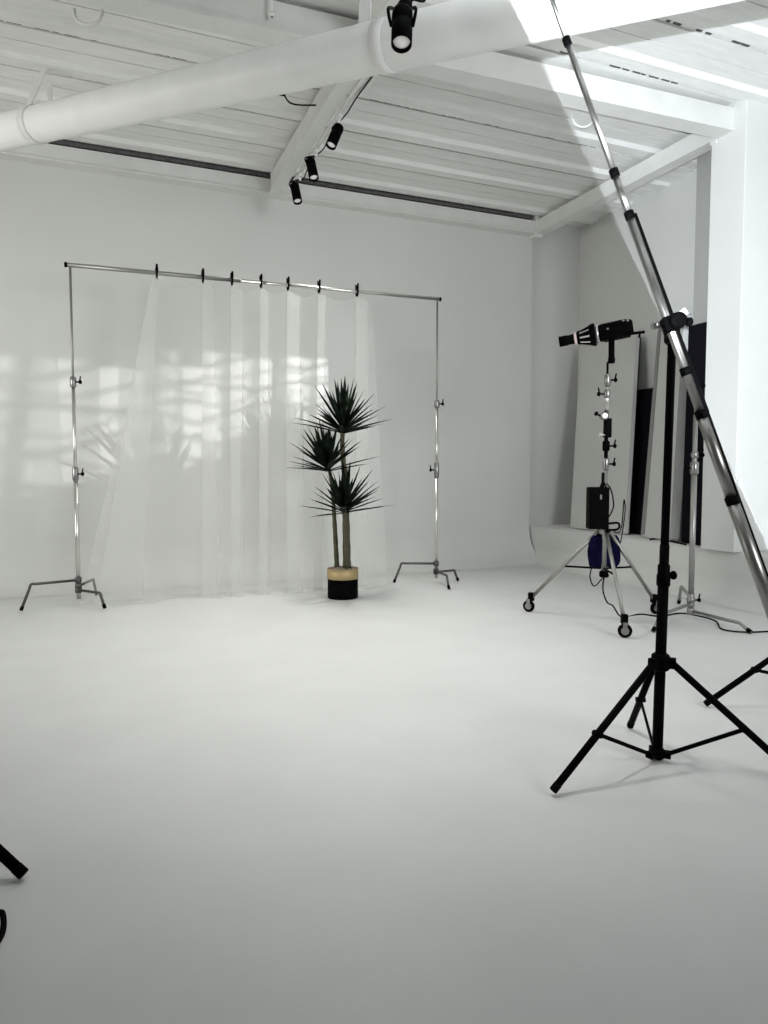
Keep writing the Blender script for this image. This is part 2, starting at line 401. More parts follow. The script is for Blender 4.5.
# keep the hidden third foot behind the stand
hub = [H_at(77, 580, cL), H_at(79, 590, cL), H_at(79, 586, cL)]
cstand('backdrop_stand', 'slim chrome stand holding the left end of the curtain rail', cL, fL, hub,
       [(.06, H_at(76, 480, cL), .019, M_STEEL), (.9, H_at(74, 385, cL), .0145, M_STEEL), (1.6, zl - .02, .010, M_SAND)],
       [(H_at(75, 474, cL), .12, .026, RH), (H_at(74, 382, cL), .09, .026, RH)], m_leg=M_LEG, group='curtain rail stands')
fR = [ground(394, 583.5), ground(449, 590), ground(458, 581.5)]
hub = [H_at(436, 563.5, cR), H_at(438, 571, cR), H_at(438, 570, cR) - .02]
cstand('backdrop_stand', 'slim chrome stand holding the right end of the curtain rail', cR, fR, hub,
       [(.06, H_at(436, 470, cR), .017, M_STEEL), (.9, H_at(436, 405, cR), .0145, M_CHROME), (1.6, zr - .02, .010, M_SAND)],
       [(H_at(436, 470, cR), .16, .026, -RH), (H_at(436, 404, cR), .08, .026, RH)], m_leg=M_LEG, group='curtain rail stands')
RA = V((cL.x, cL.y, zl)); RB = V((cR.x, cR.y, zr)); rd = (RB - RA).normalized()
rail = thing('curtain_rail', 'long thin metal rail clipped with black clamps, carrying the sheer curtain', 'rail', RA)
mb = MB(); mb.rod(RA - rd * .03, RA.lerp(RB, .42), .019, n=16); mb.build('outer_tube', M_SAND, rail)
mb = MB(); mb.rod(RA.lerp(RB, .42), RB + rd * .03, .0165, n=16); mb.build('inner_tube', M_STEEL, rail)
mb = MB(); mb.rod(RA - rd * .045, RA - rd * .025, .022, n=16); mb.build('end_cap', M_BLACK, rail)
mb = MB(); mb.rod(RB + rd * .025, RB + rd * .04, .020, n=16); mb.build('end_cap', M_BLACK, rail)

# position along the rail of an image column
flat = V((RB.x - RA.x, RB.y - RA.y, 0)); railL = flat.length; ru = flat.normalized(); rn = V((ru.y, -ru.x, 0))   # rn points to the camera side
def s_of(x, y=285):
    d = ray(x, y); d = V((d.x, d.y, 0)); o = V((RA.x, RA.y, 0))
    # EYE + d*k = o + ru*s
    det = d.x * (-ru.y) + d.y * ru.x; rx = o.x - EYE.x; ry = o.y - EYE.y
    k = (rx * (-ru.y) + ry * ru.x) / det
    return (EYE.x + d.x * k - o.x) * ru.x + (EYE.y + d.y * k - o.y) * ru.y
clip_px = [157, 203, 232, 261, 288, 319, 357]; clip_s = [s_of(x) for x in clip_px]

# sheer curtain: image columns of the same cloth position at the rail and at the floor
topx = [153, 157.5, 163, 203, 232, 261, 288, 319, 357, 369]
botx = [80, 100, 150, 196, 230, 262, 287, 318, 355, 389]
tops = [s_of(x, 290) for x in topx]; bots = [s_of(x, 590) for x in botx]
ups = [0, .10, .22, .36, .47, .57, .67, .78, .91, 1.0]
def interp(u, ys):
    for i in range(len(ups) - 1):
        if u <= ups[i + 1] + 1e-9:
            f = (u - ups[i]) / (ups[i + 1] - ups[i]); return ys[i] + (ys[i + 1] - ys[i]) * f
    return ys[-1]
# control points of the cloth from left to right: image column at the rail, at the floor, and depth; each clip gathers a flat triple fold
ctl = [(154, 80, .0), (159, 143, .045), (151, 95, .09), (161, 150, .135)]
prev = 161; pb = 150
for c, b, w1, w2 in ((203, 198, 10, 19), (232, 226, 11, 15), (261, 255, 8, 12), (288, 281, 12, 19), (319, 310, 7, 12), (357, 351, 11, 17)):
    ctl += [(prev * .6 + c * .4, pb * .6 + b * .4, -.035), (c + w1, b + w2, .0), (c - 1, b + 1 + w2 * .15, .045), (c + w1 + .6, b + w2 + 1, .085)]
    prev, pb = c + w1, b + w2
ctl += [(372, 389, .0)]
ctop = [(s_of(a, 290), d) for a, b, d in ctl]; cbot = [(s_of(b, 590), d) for a, b, d in ctl]
NPS = 12; NV = 48; cv = []; cf = []
for j in range(NV + 1):
    v = j / NV; row = []
    for k, ((st, dt), (sb, db)) in enumerate(zip(ctop, cbot)):
        amp = .45 + .75 * v
        row.append(V((st * (1 - v) + sb * v + .006 * math.sin(k * 2.3 + v * 4.0) * v, dt * amp + .012 * math.sin(k * 1.7 + v * 3.1) * v, 0)))
    path = bez(row, NPS); NU = len(path) - 1
    for i, q in enumerate(path):
        u = i / NU; sdist = min(abs(q.x - cs__) for cs__ in clip_s)
        sag = .05 * min(1, sdist / .12) * (1 - v) ** 8
        q_s, q_d = q.x, q.y + .006 * math.sin(u * 90 + v * 1.5) * v
        zt = RA.z + (RB.z - RA.z) * (q_s / railL) - .045 - sag
        p = V((RA.x, RA.y, 0)) + ru * q_s + rn * (q_d - .02); p.z = zt * (1 - v) + .012 * v; cv.append(p)
for j in range(NV):
    for i in range(NU):
        a = j * (NU + 1) + i; cf.append((a, a + 1, a + NU + 2, a + NU + 1))
cm = MB(); cm.add(cv, cf, True)
curtain = thing('sheer_curtain', 'long sheer white curtain hanging in folds from the rail, fanned out at left', 'curtain', V((RA.x, RA.y, 0)))
cm.build('curtain_cloth', M_SHEER, curtain)
hm = MB(); hv = []
for i in range(NU + 1):
    p = cv[NV * (NU + 1) + i]; hv += [V((p.x, p.y, .008)) + rn * .003, V((p.x, p.y, .035)) + rn * .003]
hm.add(hv, [(2 * i, 2 * i + 1, 2 * i + 3, 2 * i + 2) for i in range(NU)], True); hm.build('hem', M_SHEER, curtain)

words_ = ['leftmost, above the fanned edge of the curtain', 'second from the left end of the rail', 'third from the left end of the rail', 'middle one of the seven',
          'third from the right end', 'second from the right end', 'rightmost of the row of seven']
for i, s in enumerate(clip_s):
    p = RA + rd * s; t = thing('spring_clamp', 'black spring clamp gripping the curtain rail, ' + words_[i], 'clamp', p, 'black clamps on the curtain rail')
    for sg in (-1, 1):
        mb = MB(); tilt = V((0, 0, 1)) + rn * (sg * .25)
        base = p + rn * (sg * .012) + V((0, 0, .0))
        ax = (ru, rn, V((0, 0, 1)))
        mb.add([], [])
        pts = [base + V((0, 0, .022)), base + rn * (sg * .012) + V((0, 0, .04)), base + rn * (sg * .024) + V((0, 0, .072))]
        mb.tube(pts, [.013, .012, .008], 8); mb.tube([base + V((0, 0, .022)), base + rn * (sg * .022), base + rn * (sg * .004) + V((0, 0, -.048))], [.012, .009, .008], 8)
        mb.build('jaw', M_PLASTIC, t)
    mb = MB(); mb.rod(p + V((0, 0, .03)) - ru * .014, p + V((0, 0, .03)) + ru * .014, .011); mb.build('spring', M_PLASTIC, t)

# ------------------------------------------------------------ potted yucca
pz = 6.58; pc_ = rz_pt((342.5 - 384) / FPX * pz, pz)
plant = thing('potted_yucca', 'tall yucca with three spiky dark crowns in a black pot with a brass band', 'plant', pc_)
pr = .142; ph = H_at(342, 568, pc_)
mb = MB(); mb.lathe(pc_, (0, 0, 1), [(.0, pr * .97), (.01, pr), (ph * .66, pr), (ph * .66, pr * .9), (.02, pr * .88)], 36); pot = mb.build('pot', M_POT, plant)
mb = MB(); mb.lathe(pc_, (0, 0, 1), [(ph * .655, pr + .002), (ph * .66, pr + .004), (ph, pr + .004), (ph, pr - .008), (ph * .66, pr - .008)], 36, False); mb.build('brass_band', M_GOLD, pot)
mb = MB(); mb.lathe(pc_, (0, 0, 1), [(ph * .6, pr * .93), (ph - .02, pr * .93), (ph - .015, .01)], 24); mb.build('soil', mat('soil', (.05, .04, .03), .9, bump=.8, bscale=60), plant)
mb = MB()
for i in range(110):
    a = random.uniform(0, 2 * PI); r = pr * .88 * math.sqrt(random.random()); s = random.uniform(.009, .017); bm = bmesh.new(); bmesh.ops.create_icosphere(bm, subdivisions=1, radius=s)
    off = pc_ + V((math.cos(a) * r, math.sin(a) * r, ph - .012 + random.uniform(0, .012))); sc = V((random.uniform(.8, 1.3), random.uniform(.8, 1.3), .7))
    mb.add([off + V((v.co.x * sc.x, v.co.y * sc.y, v.co.z * sc.z)) for v in bm.verts], [[v.index for v in f.verts] for f in bm.faces], True); bm.free()
tag(mb.build('pebbles', M_PEBBLE, plant), kind='stuff')
def pp(x, y, dz=0): return at_depth(x, y, pz + dz)
tops_ = []
mb = MB(); pth = bez([pp(347, 568), pp(346, 520), pp(345, 480), pp(342.5, 450), pp(343, 418)], 8); mb.tube(pth, [.039 - .022 * i / (len(pth) - 1) + .0025 * math.sin(i * 2.1) for i in range(len(pth))], 14); mb.build('trunk', M_TRUNK, plant)
mb = MB(); pth = bez([pp(337, 568, .05), pp(335, 530, .05), pp(332.5, 490, .05), pp(328, 462, .05)], 8); mb.tube(pth, [.024 - .009 * i / (len(pth) - 1) + .0015 * math.sin(i * 2.3) for i in range(len(pth))], 12); mb.build('trunk', M_TRUNK, plant)
mb = MB(); pth = bez([pp(346, 562, -.06), pp(345, 530, -.08), pp(345, 500, -.07)], 8); mb.tube(pth, .018, 10); mb.build('trunk', M_TRUNK, plant)
def crown(c, L, n, seed, lean=V((0, 0, 0)), spread=1.0):
    rnd = random.Random(seed); mb = MB()
    for i in range(n):
        f = i / n; el = math.radians(88 - 80 * (f ** .8) * spread + rnd.uniform(-5, 5)); az = i * 2.399963 + rnd.uniform(-.2, .2)
        d = (V((math.cos(az) * math.cos(el), math.sin(az) * math.cos(el), math.sin(el))) + lean).normalized()
        bk = max(0, -d.dot(rn)); d = (d + rn * bk * .75).normalized(); l = L * rnd.uniform(.8, 1.1) * (.92 + .12 * f) * (1 - .3 * bk); w0 = rnd.uniform(.021, .030)
        side = d.cross(V((0, 0, 1))); side = side.normalized() if side.length > .05 else V((1, 0, 0)); nrm = side.cross(d).normalized()
        start = c - V((0, 0, .07 * f)) + d * .01; vs = []; N = 7
        for k in range(N + 1):
            t = k / N; w = w0 * (.65 + 1.2 * t) if t < .35 else w0 * 1.07 * (1 - ((t - .35) / .65) ** 1.7)
            droop = -.10 * l * t * t * math.cos(el) * rnd.uniform(.95, 1.05)
            m_ = start + d * (l * t) + V((0, 0, droop))
            w = max(w, .0012)
            vs += [m_ - side * w, m_ - nrm * w * .45, m_ + side * w, m_ + nrm * .0015 - nrm * w * .2]
        fs = []
        for k in range(N):
            a = 4 * k; b = a + 4
            for q in range(4): fs.append((a + q, a + (q + 1) % 4, b + (q + 1) % 4, b + q))
        mb.add(vs, fs, False)
    return mb
crown(pp(343, 426), .47, 46, 3).build('foliage', M_LEAF, plant)
crown(pp(327.5, 464, .0), .46, 42, 5, V((-.2, 0, 0))).build('foliage', M_LEAF, plant)
crown(pp(344, 506, -.06), .46, 34, 9, V((.05, 0, -.05)), 1.0).build('foliage', M_LEAF, plant)

# -------------------------------------------- wheeled stand with the strobe
wf = [ground(531, 612), ground(624, 637), ground(653.5, 614)]
cS = rz_pt(1.745, 5.6)
def SP(x, y, dz=0): return at_depth(x, y, depth(cS) + dz)
def SH(y): return H_at(606, y, cS)
ws = thing('wheeled_light_stand', 'steel three-legged light stand on castors carrying the strobe', 'stand', cS)
topz = SH(378)
hubz = SH(530)
for f in wf:
    dirv = (V((f.x, f.y, 0)) - V((cS.x, cS.y, 0))).normalized()
    foot = V((f.x, f.y, .12)); hp = V((cS.x, cS.y, hubz)) + dirv * .04
    mb = MB(); mb.rod(hp, foot + V((0, 0, .0)), .015, n=12); lg = mb.build('leg', M_SAND, ws)
    # brace
    mid = hp.lerp(foot, .52); lowh = V((cS.x, cS.y, mid.z + .005)) + dirv * .025
    mb = MB(); mb.rod(lowh, mid, .008, n=8); mb.build('brace', M_BLACK, lg)
    mb = MB(); mb.box(foot + V((0, 0, .01)), (.045, .045, .07), (dirv, dirv.cross(V((0, 0, 1))), V((0, 0, 1))), .006)
    cs_ = mb.build('castor', M_BLACK, ws)
    sv = dirv.cross(V((0, 0, 1))).normalized(); wc = V((f.x, f.y, .05)) + dirv * .02
    wheel_ax = (sv * .8 + RH * .2 - FH * .5).normalized() if f is wf[1] else sv
    if f is wf[1]: wheel_ax = (FH + RH * .25).normalized()
    mb = MB(); mb.lathe(wc, wheel_ax, [(-.014, .035), (-.012, .047), (-.006, .05), (.006, .05), (.012, .047), (.014, .035)], 24); w = mb.build('wheel', M_RUBBER, cs_)
    mb = MB()
    for sg in (-1, 1): mb.rod(wc + wheel_ax * (.013 * sg), wc + wheel_ax * (.017 * sg), .028, n=16)
    up = V((0, 0, 1))
    for sg in (-1, 1): mb.box(wc + wheel_ax * (.021 * sg) + V((0, 0, .025)), (.03, .005, .06), (wheel_ax.cross(up).normalized(), wheel_ax, up))
    mb.box(wc + V((0, 0, .058)), (.03, .05, .008), (wheel_ax.cross(up).normalized(), wheel_ax, up)); mb.build('castor_fork', M_DCHROME, cs_)
mb = MB(); mb.rod((cS.x, cS.y, SH(578)), (cS.x, cS.y, SH(470)), .020, n=16); mb.build('column', M_SAND, ws)
mb = MB(); mb.rod((cS.x, cS.y, SH(475)), (cS.x, cS.y, SH(410)), .015, n=16); mb.build('riser', M_BLACK, ws)
mb = MB(); mb.rod((cS.x, cS.y, SH(415)), (cS.x, cS.y, SH(383)), .015, n=16); mb.build('riser', M_STEEL, ws)
mb = MB(); mb.rod((cS.x, cS.y, SH(386)), (cS.x, cS.y, SH(362)), .009, n=12); mb.build('spigot', M_BLACK, ws)
for yp, hh, rr, kd, m_ in ((380, .09, .024, RH, M_DCHROME), (394, .07, .024, -RH, M_DCHROME), (446, .08, .028, RH, M_BLACK), (464, .09, .026, RH, M_DCHROME), (530, .07, .045, -FH, M_SAND), (574, .05, .035, -FH, M_BLACK)):
    z = SH(yp); mb = MB(); mb.lathe((cS.x, cS.y, z), (0, 0, 1), [(-hh / 2, rr * .8), (-hh / 2 + .01, rr), (hh / 2 - .01, rr), (hh / 2, rr * .8)], 14); c = mb.build('collar', m_, ws)
    knob(c, V((cS.x, cS.y, z)) + kd * rr, kd, .035, lever=yp < 500)
# grip head block clamped on the riser
gh = thing('grip_clamp', 'black grip head clamped on the strobe stand, tilted lever to the left', 'clamp', V((cS.x, cS.y, SH(428))))
mb = MB(); mb.box(SP(607.5, 428, -.01), (.055, .05, .15), (RH, FH, V((0, 0, 1))), .01); mb.build('clamp_block', M_BLACK, gh)
mb = MB(); mb.lathe(SP(604, 416, -.02), FH, [(-.03, .02), (-.028, .03), (.028, .03), (.03, .02)], 16); mb.build('grip_disc', M_DCHROME, gh)
knob(gh, SP(604, 418, -.02), -RH + V((0, 0, .55)), .065)
knob(gh, SP(605, 435, -.03), -RH, .03, M_STEEL)

strobe_axis = (-RH + FH * .34 - V((0, 0, 1)) * .165).normalized()
rear = SP(633, 326.5, 0); 
hd = thing('studio_strobe', 'black studio strobe with conical snoot on top of the wheeled stand', 'strobe', SP(611, 362))
Ltot = (SP(563, 347) - SP(633, 326.5)).length * 1.0
def ax_t(t): return rear + strobe_axis * (Ltot * t)
ux = strobe_axis.cross(V((0, 0, 1))).normalized(); uz = ux.cross(strobe_axis).normalized()
mb = MB(); n = 10; prof = [(0, .045), (.01, .058), (.03, .066), (.06, .070), (Ltot * .40, .070), (Ltot * .44, .066), (Ltot * .455, .060)]
mb.lathe(rear, strobe_axis, prof, 28); mb.box(rear + strobe_axis * (Ltot * .22) + uz * -.045, (Ltot * .36, .12, .05), (strobe_axis, ux, uz), .012)
body = mb.build('strobe_body', M_PLASTIC, hd)
for t in (.06, .115):
    mb = MB(); mb.box(rear + strobe_axis * (Ltot * t) + uz * .045 + ux * -.052, (.018, .004, .024), (strobe_axis, (ux - uz * .7).normalized(), uz)); mb.build('control_button', M_SAND, body)
mb = MB(); mb.box(rear + strobe_axis * (Ltot * .33) - ux * .072 + uz * .01, (.014, .004, .014), (strobe_axis, ux, uz)); mb.build('control_button', M_SAND, body)
mb = MB(); mb.lathe(rear, strobe_axis, [(Ltot * .455, .066), (Ltot * .47, .072), (Ltot * .49, .072), (Ltot * .495, .066)], 28); mb.build('mount_ring', M_STEEL, hd)
# cone + barrel
def hollow(prof, th):
    return prof + [(t, max(r - th, .002)) for t, r in reversed(prof)]
mb = MB(); mb.lathe(rear, strobe_axis, hollow([(Ltot * .50, .088), (Ltot * .52, .090), (Ltot * .765, .047)], .004), 32, False); cone = mb.build('cone', M_BLACK, hd)
mb = MB()
for k in range(10):
    a = 2 * PI * k / 10 + .2; e = ux * math.cos(a) + uz * math.sin(a); tt = ux * -math.sin(a) + uz * math.cos(a)
    p0 = rear + strobe_axis * (Ltot * .58) + e * .0815; p1 = rear + strobe_axis * (Ltot * .71) + e * .0585; dd = (p1 - p0).normalized()
    mb.box((p0 + p1) / 2, ((p1 - p0).length, .012, .004), (dd, tt, dd.cross(tt).normalized()), .0015)
mb.build('cooling_slot', M_STEEL, cone)
mb = MB(); mb.lathe(rear, strobe_axis, hollow([(Ltot * .755, .050), (Ltot * .79, .050)], .006), 28, False); mb.lathe(rear, strobe_axis, [(Ltot * .755, .050), (Ltot * .756, .04)], 28, False); mb.build('retaining_band', M_PINK, hd)
mb = MB(); mb.lathe(rear, strobe_axis, hollow([(Ltot * .77, .041), (Ltot * .88, .037), (Ltot * .885, .041), (Ltot, .041)], .003), 28, False); barrel = mb.build('snoot_barrel', M_BLACK, hd)
# handle and mount
mb = MB(); hb = rear - strobe_axis * .01 - uz * .05; mb.tube(bez([hb + strobe_axis * .06, hb - strobe_axis * .02 - uz * .005, hb - strobe_axis * .07 - uz * .01], 5), .011, 8); mb.rod(hb - strobe_axis * .035 - uz * .01, hb - strobe_axis * .02 - uz * .045, .008, n=8); mb.build('tilt_handle', M_PLASTIC, hd)
mb = MB(); mb.rod(SP(611.5, 338), SP(611.5, 363), .023, n=14); mb.lathe(SP(611.5, 362), (0, 0, 1), [(-.01, .02), (0, .027), (.03, .027), (.035, .02)], 14); mb.build('stand_mount', M_PLASTIC, hd)
# gobo plate across the muzzle: window panes and wavy twigs cut the beam
gp_ = MB(); gc = rear + strobe_axis * (Ltot * .995) + uz * .0045 - ux * .0
def gb(u0, w0, u1, w1, th): 
    a = gc + ux * u0 + uz * w0; b = gc + ux * u1 + uz * w1; gp_.box((a + b) / 2, ((b - a).length, th, .0008), ((b - a).normalized(), (b - a).normalized().cross(strobe_axis).normalized(), strobe_axis))
GW, GH = .0250, .0155
for sgn in (-1, 1):
    gp_.box(gc + uz * (sgn * (GH + .013)), (.076, .026, .0008), (ux, uz, strobe_axis)); gp_.box(gc + ux * (sgn * (GW + .009)), (.018, .076, .0008), (ux, uz, strobe_axis))
rg_ = random.Random(11)
for k in range(7):
    y0 = -GH + 2 * GH * (k + .5) / 7 + rg_.uniform(-.001, .001); a0 = rg_.uniform(.0012, .0030); ph0 = rg_.uniform(0, 6); last = None
    for i in range(15):
        x_ = -GW + 2 * GW * i / 14; y_ = y0 + a0 * math.sin(x_ * rg_.choice([230, 230, 235]) + ph0)
        if last: gb(last[0], last[1], x_, y_, .0009 if k % 2 else .0016)
        last = (x_, y_)
for x_ in (-.012, .008): gb(x_, -GH, x_ + .002, GH, .0030)
for k in range(6): gb(-GW + .0021 * k, -GH, -GW + .0021 * k + .0001, GH, .0013)  # close bars added to dim the left part of the beam
gp_.build('pattern_plate', M_BLACK, barrel)

# battery pack and blue bag on the stand
t = thing('power_pack', 'black flash power pack strapped to the strobe stand', 'power pack', SP(598, 530))
mb = MB(); mb.box(SP(597.5, 508, -.03), (.155, .11, .33), (RH, FH, V((0, 0, 1))), .015); pk = mb.build('case', M_PLASTIC, t)
mb = MB(); mb.box(SP(604, 480, -.0), (.035, .03, .12), (RH, FH, V((0, 0, 1))), .008); mb.tube(bez([SP(600, 489, -.07), SP(603, 482, -.06), SP(607, 489, -.07)], 5), .007, 6); mb.build('hanging_hook', M_PLASTIC, t)
mb = MB(); mb.box(SP(601, 497, -.088), (.014, .006, .035), (RH, FH, V((0, 0, 1))), .002); mb.build('status_panel', M_BOARDG, pk)
mb = MB(); mb.tube(bez([SP(606, 524, -.06), SP(618, 523, -.07), SP(618, 529, -.07), SP(608, 530, -.06)], 6), .009, 8); mb.build('carry_handle', M_PLASTIC, t)
bag = thing('ballast_bag', 'dark blue cloth weight bag hanging between the castor legs', 'bag', SP(603, 566))
def blob(c, sx, sy, sz, seed, n1=20, n2=14):
    rnd = random.Random(seed); vs = []; 
    for i in range(n2 + 1):
        th = PI * i / n2
        for k in range(n1):
            a = 2 * PI * k / n1; rr = 1 + .07 * math.sin(3 * a + seed) + .05 * math.sin(5 * a + 4 * th); s_ = max(0, math.sin(th)) ** .32
            vs.append(V(c) + RH * (sx * rr * s_ * math.cos(a) * (1 + .18 * (1 - math.cos(th)) / 2)) + FH * (sy * rr * s_ * math.sin(a)) + V((0, 0, sz * math.cos(th) * (1 + .05 * math.sin(4 * a)))))
    fs = [(i * n1 + k, i * n1 + (k + 1) % n1, (i + 1) * n1 + (k + 1) % n1, (i + 1) * n1 + k) for i in range(n2) for k in range(n1)]
    return vs, fs
mb = MB(); mb.add(*blob(SP(599, 551, .06), .085, .07, .135, 2), True); mb.add(*blob(SP(612, 551, .09), .065, .05, .125, 5), True)
bg = mb.build('bag_cloth', M_BLUE, bag); mb = MB(); mb.tube(bez([SP(597, 537, .05), SP(603, 530, .05), SP(612, 538, .07)], 6), .01, 8); mb.build('strap', M_BLUE, bag)

# cables of the strobe
mb = MB(); mb.tube(bez([SP(606, 483, -.04), SP(611, 490, -.06), SP(613.5, 505, -.07), SP(610, 515, -.07), SP(606, 518, -.06)], 8), .0055, 6)
tag(mb.build('sync_cable', M_CABLE, None, SP(606, 483)), 'thin black cable curving down beside the power pack', 'cable')
g1 = lambda x, y: ground(x, y) + V((0, 0, .007))
mb = MB(); mb.tube(bez([SP(604, 576, -.05), SP(603, 590, -.05), SP(607, 602, -.06), SP(613, 606, -.1) * 1, g1(622, 618), g1(640, 615), g1(660, 617), g1(680, 614), g1(700, 617), g1(716, 622), g1(722, 630), g1(745, 633), g1(775, 632)], 8), .006, 6)
tag(mb.build('floor_cable', M_CABLE, None, SP(604, 576)), 'black cable from the strobe stand snaking across the floor to the right edge', 'cable')
mb = MB(); mb.tube(bez([SP(592, 566, 0), SP(590, 577, 0), SP(594, 586, 0), SP(601, 580, 0), SP(605, 574, -.03)], 8), .005, 6)
tag(mb.build('loop_cable', M_CABLE, None, SP(592, 566)), 'small loop of black cable hanging under the blue bag', 'cable')
mb = MB(); pL = lambda x, y: at_height(x, y, LEDGE + .008)
mb.tube(bez([SP(613, 531, 0), SP(619, 532, .05), SP(622, 524, .3), SP(624, 500, .4), SP(625, 512, .45), SP(621, 540, .2), SP(617, 547, .1)], 8), .005, 6)
tag(mb.build('hanging_cable', M_CABLE, None, SP(613, 531)), 'black cable looping to the right of the strobe stand hub', 'cable')
mb = MB(); mb.tube(bez([pL(650, 539.5), pL(660, 538), pL(670, 541), pL(686, 544.5)], 6), .009, 6)
tag(mb.build('ledge_cable', M_CABLE, None, pL(650, 539)), 'black cable lying on the ledge in front of the leaning white board', 'cable')

# ------------------------------------------- boards leaning in the recess
def board(name, label, bl, br, tr_, tl, th, parts, radius=0.0, group=None, edge=None):
    """parts: list of (part, offset0, offset1, material) in thickness"""
    bl, br, tr_, tl = V(bl), V(br), V(tr_), V(tl); t = thing(name, label, 'board', (bl + br) / 2, group)
    nr = (br - bl).cross(tl - bl).normalized()
    if nr.dot(EYE - bl) < 0: nr = -nr
    def pt(u, v): return (bl * (1 - u) + br * u) * (1 - v) + (tl * (1 - u) + tr_ * u) * v
    W = (br - bl).length; H = (tl - bl).length
    out = []
    rr = max(radius, .004)
    for (cu, cv_, a0) in ((1, 0, -PI / 2), (1, 1, 0), (0, 1, PI / 2), (0, 0, PI)):
        for k in range(7):
            a = a0 + PI / 2 * k / 6; du = rr / W; dv = rr / H
            out.append(((cu - du if cu else du) + du * math.cos(a), (cv_ - dv if cv_ else dv) + dv * math.sin(a)))
    for pn, o0, o1, m_ in parts:
        mb = MB(); n = len(out); vs = [pt(u, v) + nr * o0 for u, v in out] + [pt(u, v) + nr * o1 for u, v in out]
        mb.add(vs, [list(range(n)), list(range(n, 2 * n))] + [(k, (k + 1) % n, n + (k + 1) % n, n + k) for k in range(n)]); mb.build(pn, m_, t)
    if edge:
        mb = MB(); o1 += .0005; w_ = .06 / W; vs = [pt(u, v) + nr * (o1 + k) for k in (-.012, .012) for u, v in ((0, .01), (w_, .01), (w_, .975), (w_ * .3, .975), (0, .96))]; mb.add(vs, [list(range(5)), list(range(5, 10))] + [(k, (k + 1) % 5, 5 + (k + 1) % 5, 5 + k) for k in range(5)]); tag(mb.build('edge_strip', edge, t), 'dark grey edge strip')
    return t
LZ = LEDGE + .004
board('foam_board', 'tall off-white board leaning in the recess behind the strobe stand', (5.58, 7.25, LZ), (5.58, 6.27, LZ), (5.96, 6.58, 2.74), (5.96, 7.6, 2.74), .05,
      [('white_face', .065, .070, M_BOARDW), ('white_core', .0185, .0645, M_EDGE_LIT), ('black_back', 0, .018, M_BOARDK)], .03, 'boards leaning on the right wall')
board('rounded_board', 'narrow rounded white board leaning beside the column', (5.56, 5.94, LZ), (5.50, 5.47, LZ), (5.90, 5.76, 2.84), (5.93, 6.14, 2.82), .06,
      [('white_face', .105, .110, M_BOARDW), ('white_core', 0, .1045, M_EDGE_LIT)], .05, 'boards leaning on the right wall', edge=M_BOARDG)
board('black_board', 'black board in the gap between the two leaning white boards', (5.74, 6.62, LZ), (5.70, 6.0, LZ), (5.98, 6.25, 2.12), (5.98, 6.85, 2.12), .03, [('panel', 0, .03, M_BOARDK)], .004, 'boards leaning on the right wall')
board('black_board', 'black board squeezed between the rounded white board and the column', (5.50, 5.41, LZ), (5.42, 5.0, LZ), (5.565, 5.0, 2.62), (5.58, 5.46, 2.62), .03, [('panel', 0, .03, M_BOARDK)], .004, 'boards leaning on the right wall')

# ------------------------------------------------------ C-stand in front of the recess
cC = rz_pt(2.465, 5.65)
fC = [ground(751, 634), ground(653, 633), rz_pt(2.62, 6.25)]
HC = lambda y: H_at(694, y, cC)
cstand('century_stand', 'chrome C-stand with turtle base in front of the leaning boards', cC, fC, [HC(611), HC(604), HC(597)],
       [(.05, HC(470), .022, M_CST), (.6, HC(415), .018, M_CST), (1.3, HC(384), .012, M_CST)], [(HC(468), .10, .032, -RH), (HC(455), .05, .028, RH), (HC(386), .04, .018, RH), (HC(600), .05, .032, RH)], m_leg=M_SAND, leg_r=.013)

# ------------------------------------------------------ black tripod stands
def black_stand(name, label, c, feet, hub_h, low_h, rest, parts_top, group='black tripod light stands', leg_r=.0145):
    t = thing(name, label, 'stand', V((c.x, c.y, 0)), group)
    for f in feet:
        d = (V((f.x, f.y, 0)) - V((c.x, c.y, 0))).normalized(); hp = V((c.x, c.y, hub_h)) + d * .045; fo = V((f.x, f.y, leg_r))
        mb = MB(); mb.rod(hp, fo, leg_r, n=12); lg = mb.build('leg', M_BLACK, t)
        dn = (fo - hp).normalized(); mb = MB(); mb.rod(fo - dn * .03, fo + dn * .0, leg_r + .0012, n=12); mb.build('foot_cap', M_RUBBER, lg)
        mid = hp.lerp(fo, .58); lo = V((c.x, c.y, low_h)) + d * .035
        s_ = d.cross(V((0, 0, 1)))
        mb = MB(); mb.box((lo + mid) / 2, ((mid - lo).length, .007, .016), ((mid - lo).normalized(), s_, (mid - lo).normalized().cross(s_).normalized())); mb.lathe(mid, s_, [(-.02, .012), (.02, .012)], 10); mb.build('brace', M_BLACK, lg)
    for z, r0, hh in ((hub_h, .036, .07), (low_h, .030, .045)):
        mb = MB(); mb.lathe((c.x, c.y, z), (0, 0, 1), [(-hh / 2, r0 * .7), (-hh / 2 + .008, r0), (hh / 2 - .008, r0), (hh / 2, r0 * .8)], 18)
        for f in feet:
            d = (V((f.x, f.y, 0)) - V((c.x, c.y, 0))).normalized(); mb.box(V((c.x, c.y, z)) + d * (r0 + .006), (.035, .034, hh * .6), (d, d.cross(V((0, 0, 1))), V((0, 0, 1))), .003)
        mb.build('hub', M_BLACK, t)
    for z0, z1, r in parts_top:
        mb = MB(); mb.rod((c.x, c.y, z0), (c.x, c.y, z1), r, n=18); mb.build('pole_section', M_BLACK, t)
    for z in rest:
        mb = MB(); mb.lathe((c.x, c.y, z), (0, 0, 1), [(-.045, .024), (-.04, .027), (.0, .027), (.005, .024), (.04, .024), (.045, .020)], 16); k = mb.build('collar', M_BLACK, t)
        knob(k, V((c.x, c.y, z)) + RH * .022, RH, .012)
    return t
cB = rz_pt(1.125, 2.86)
HB = lambda y: H_at(662, y, cB)
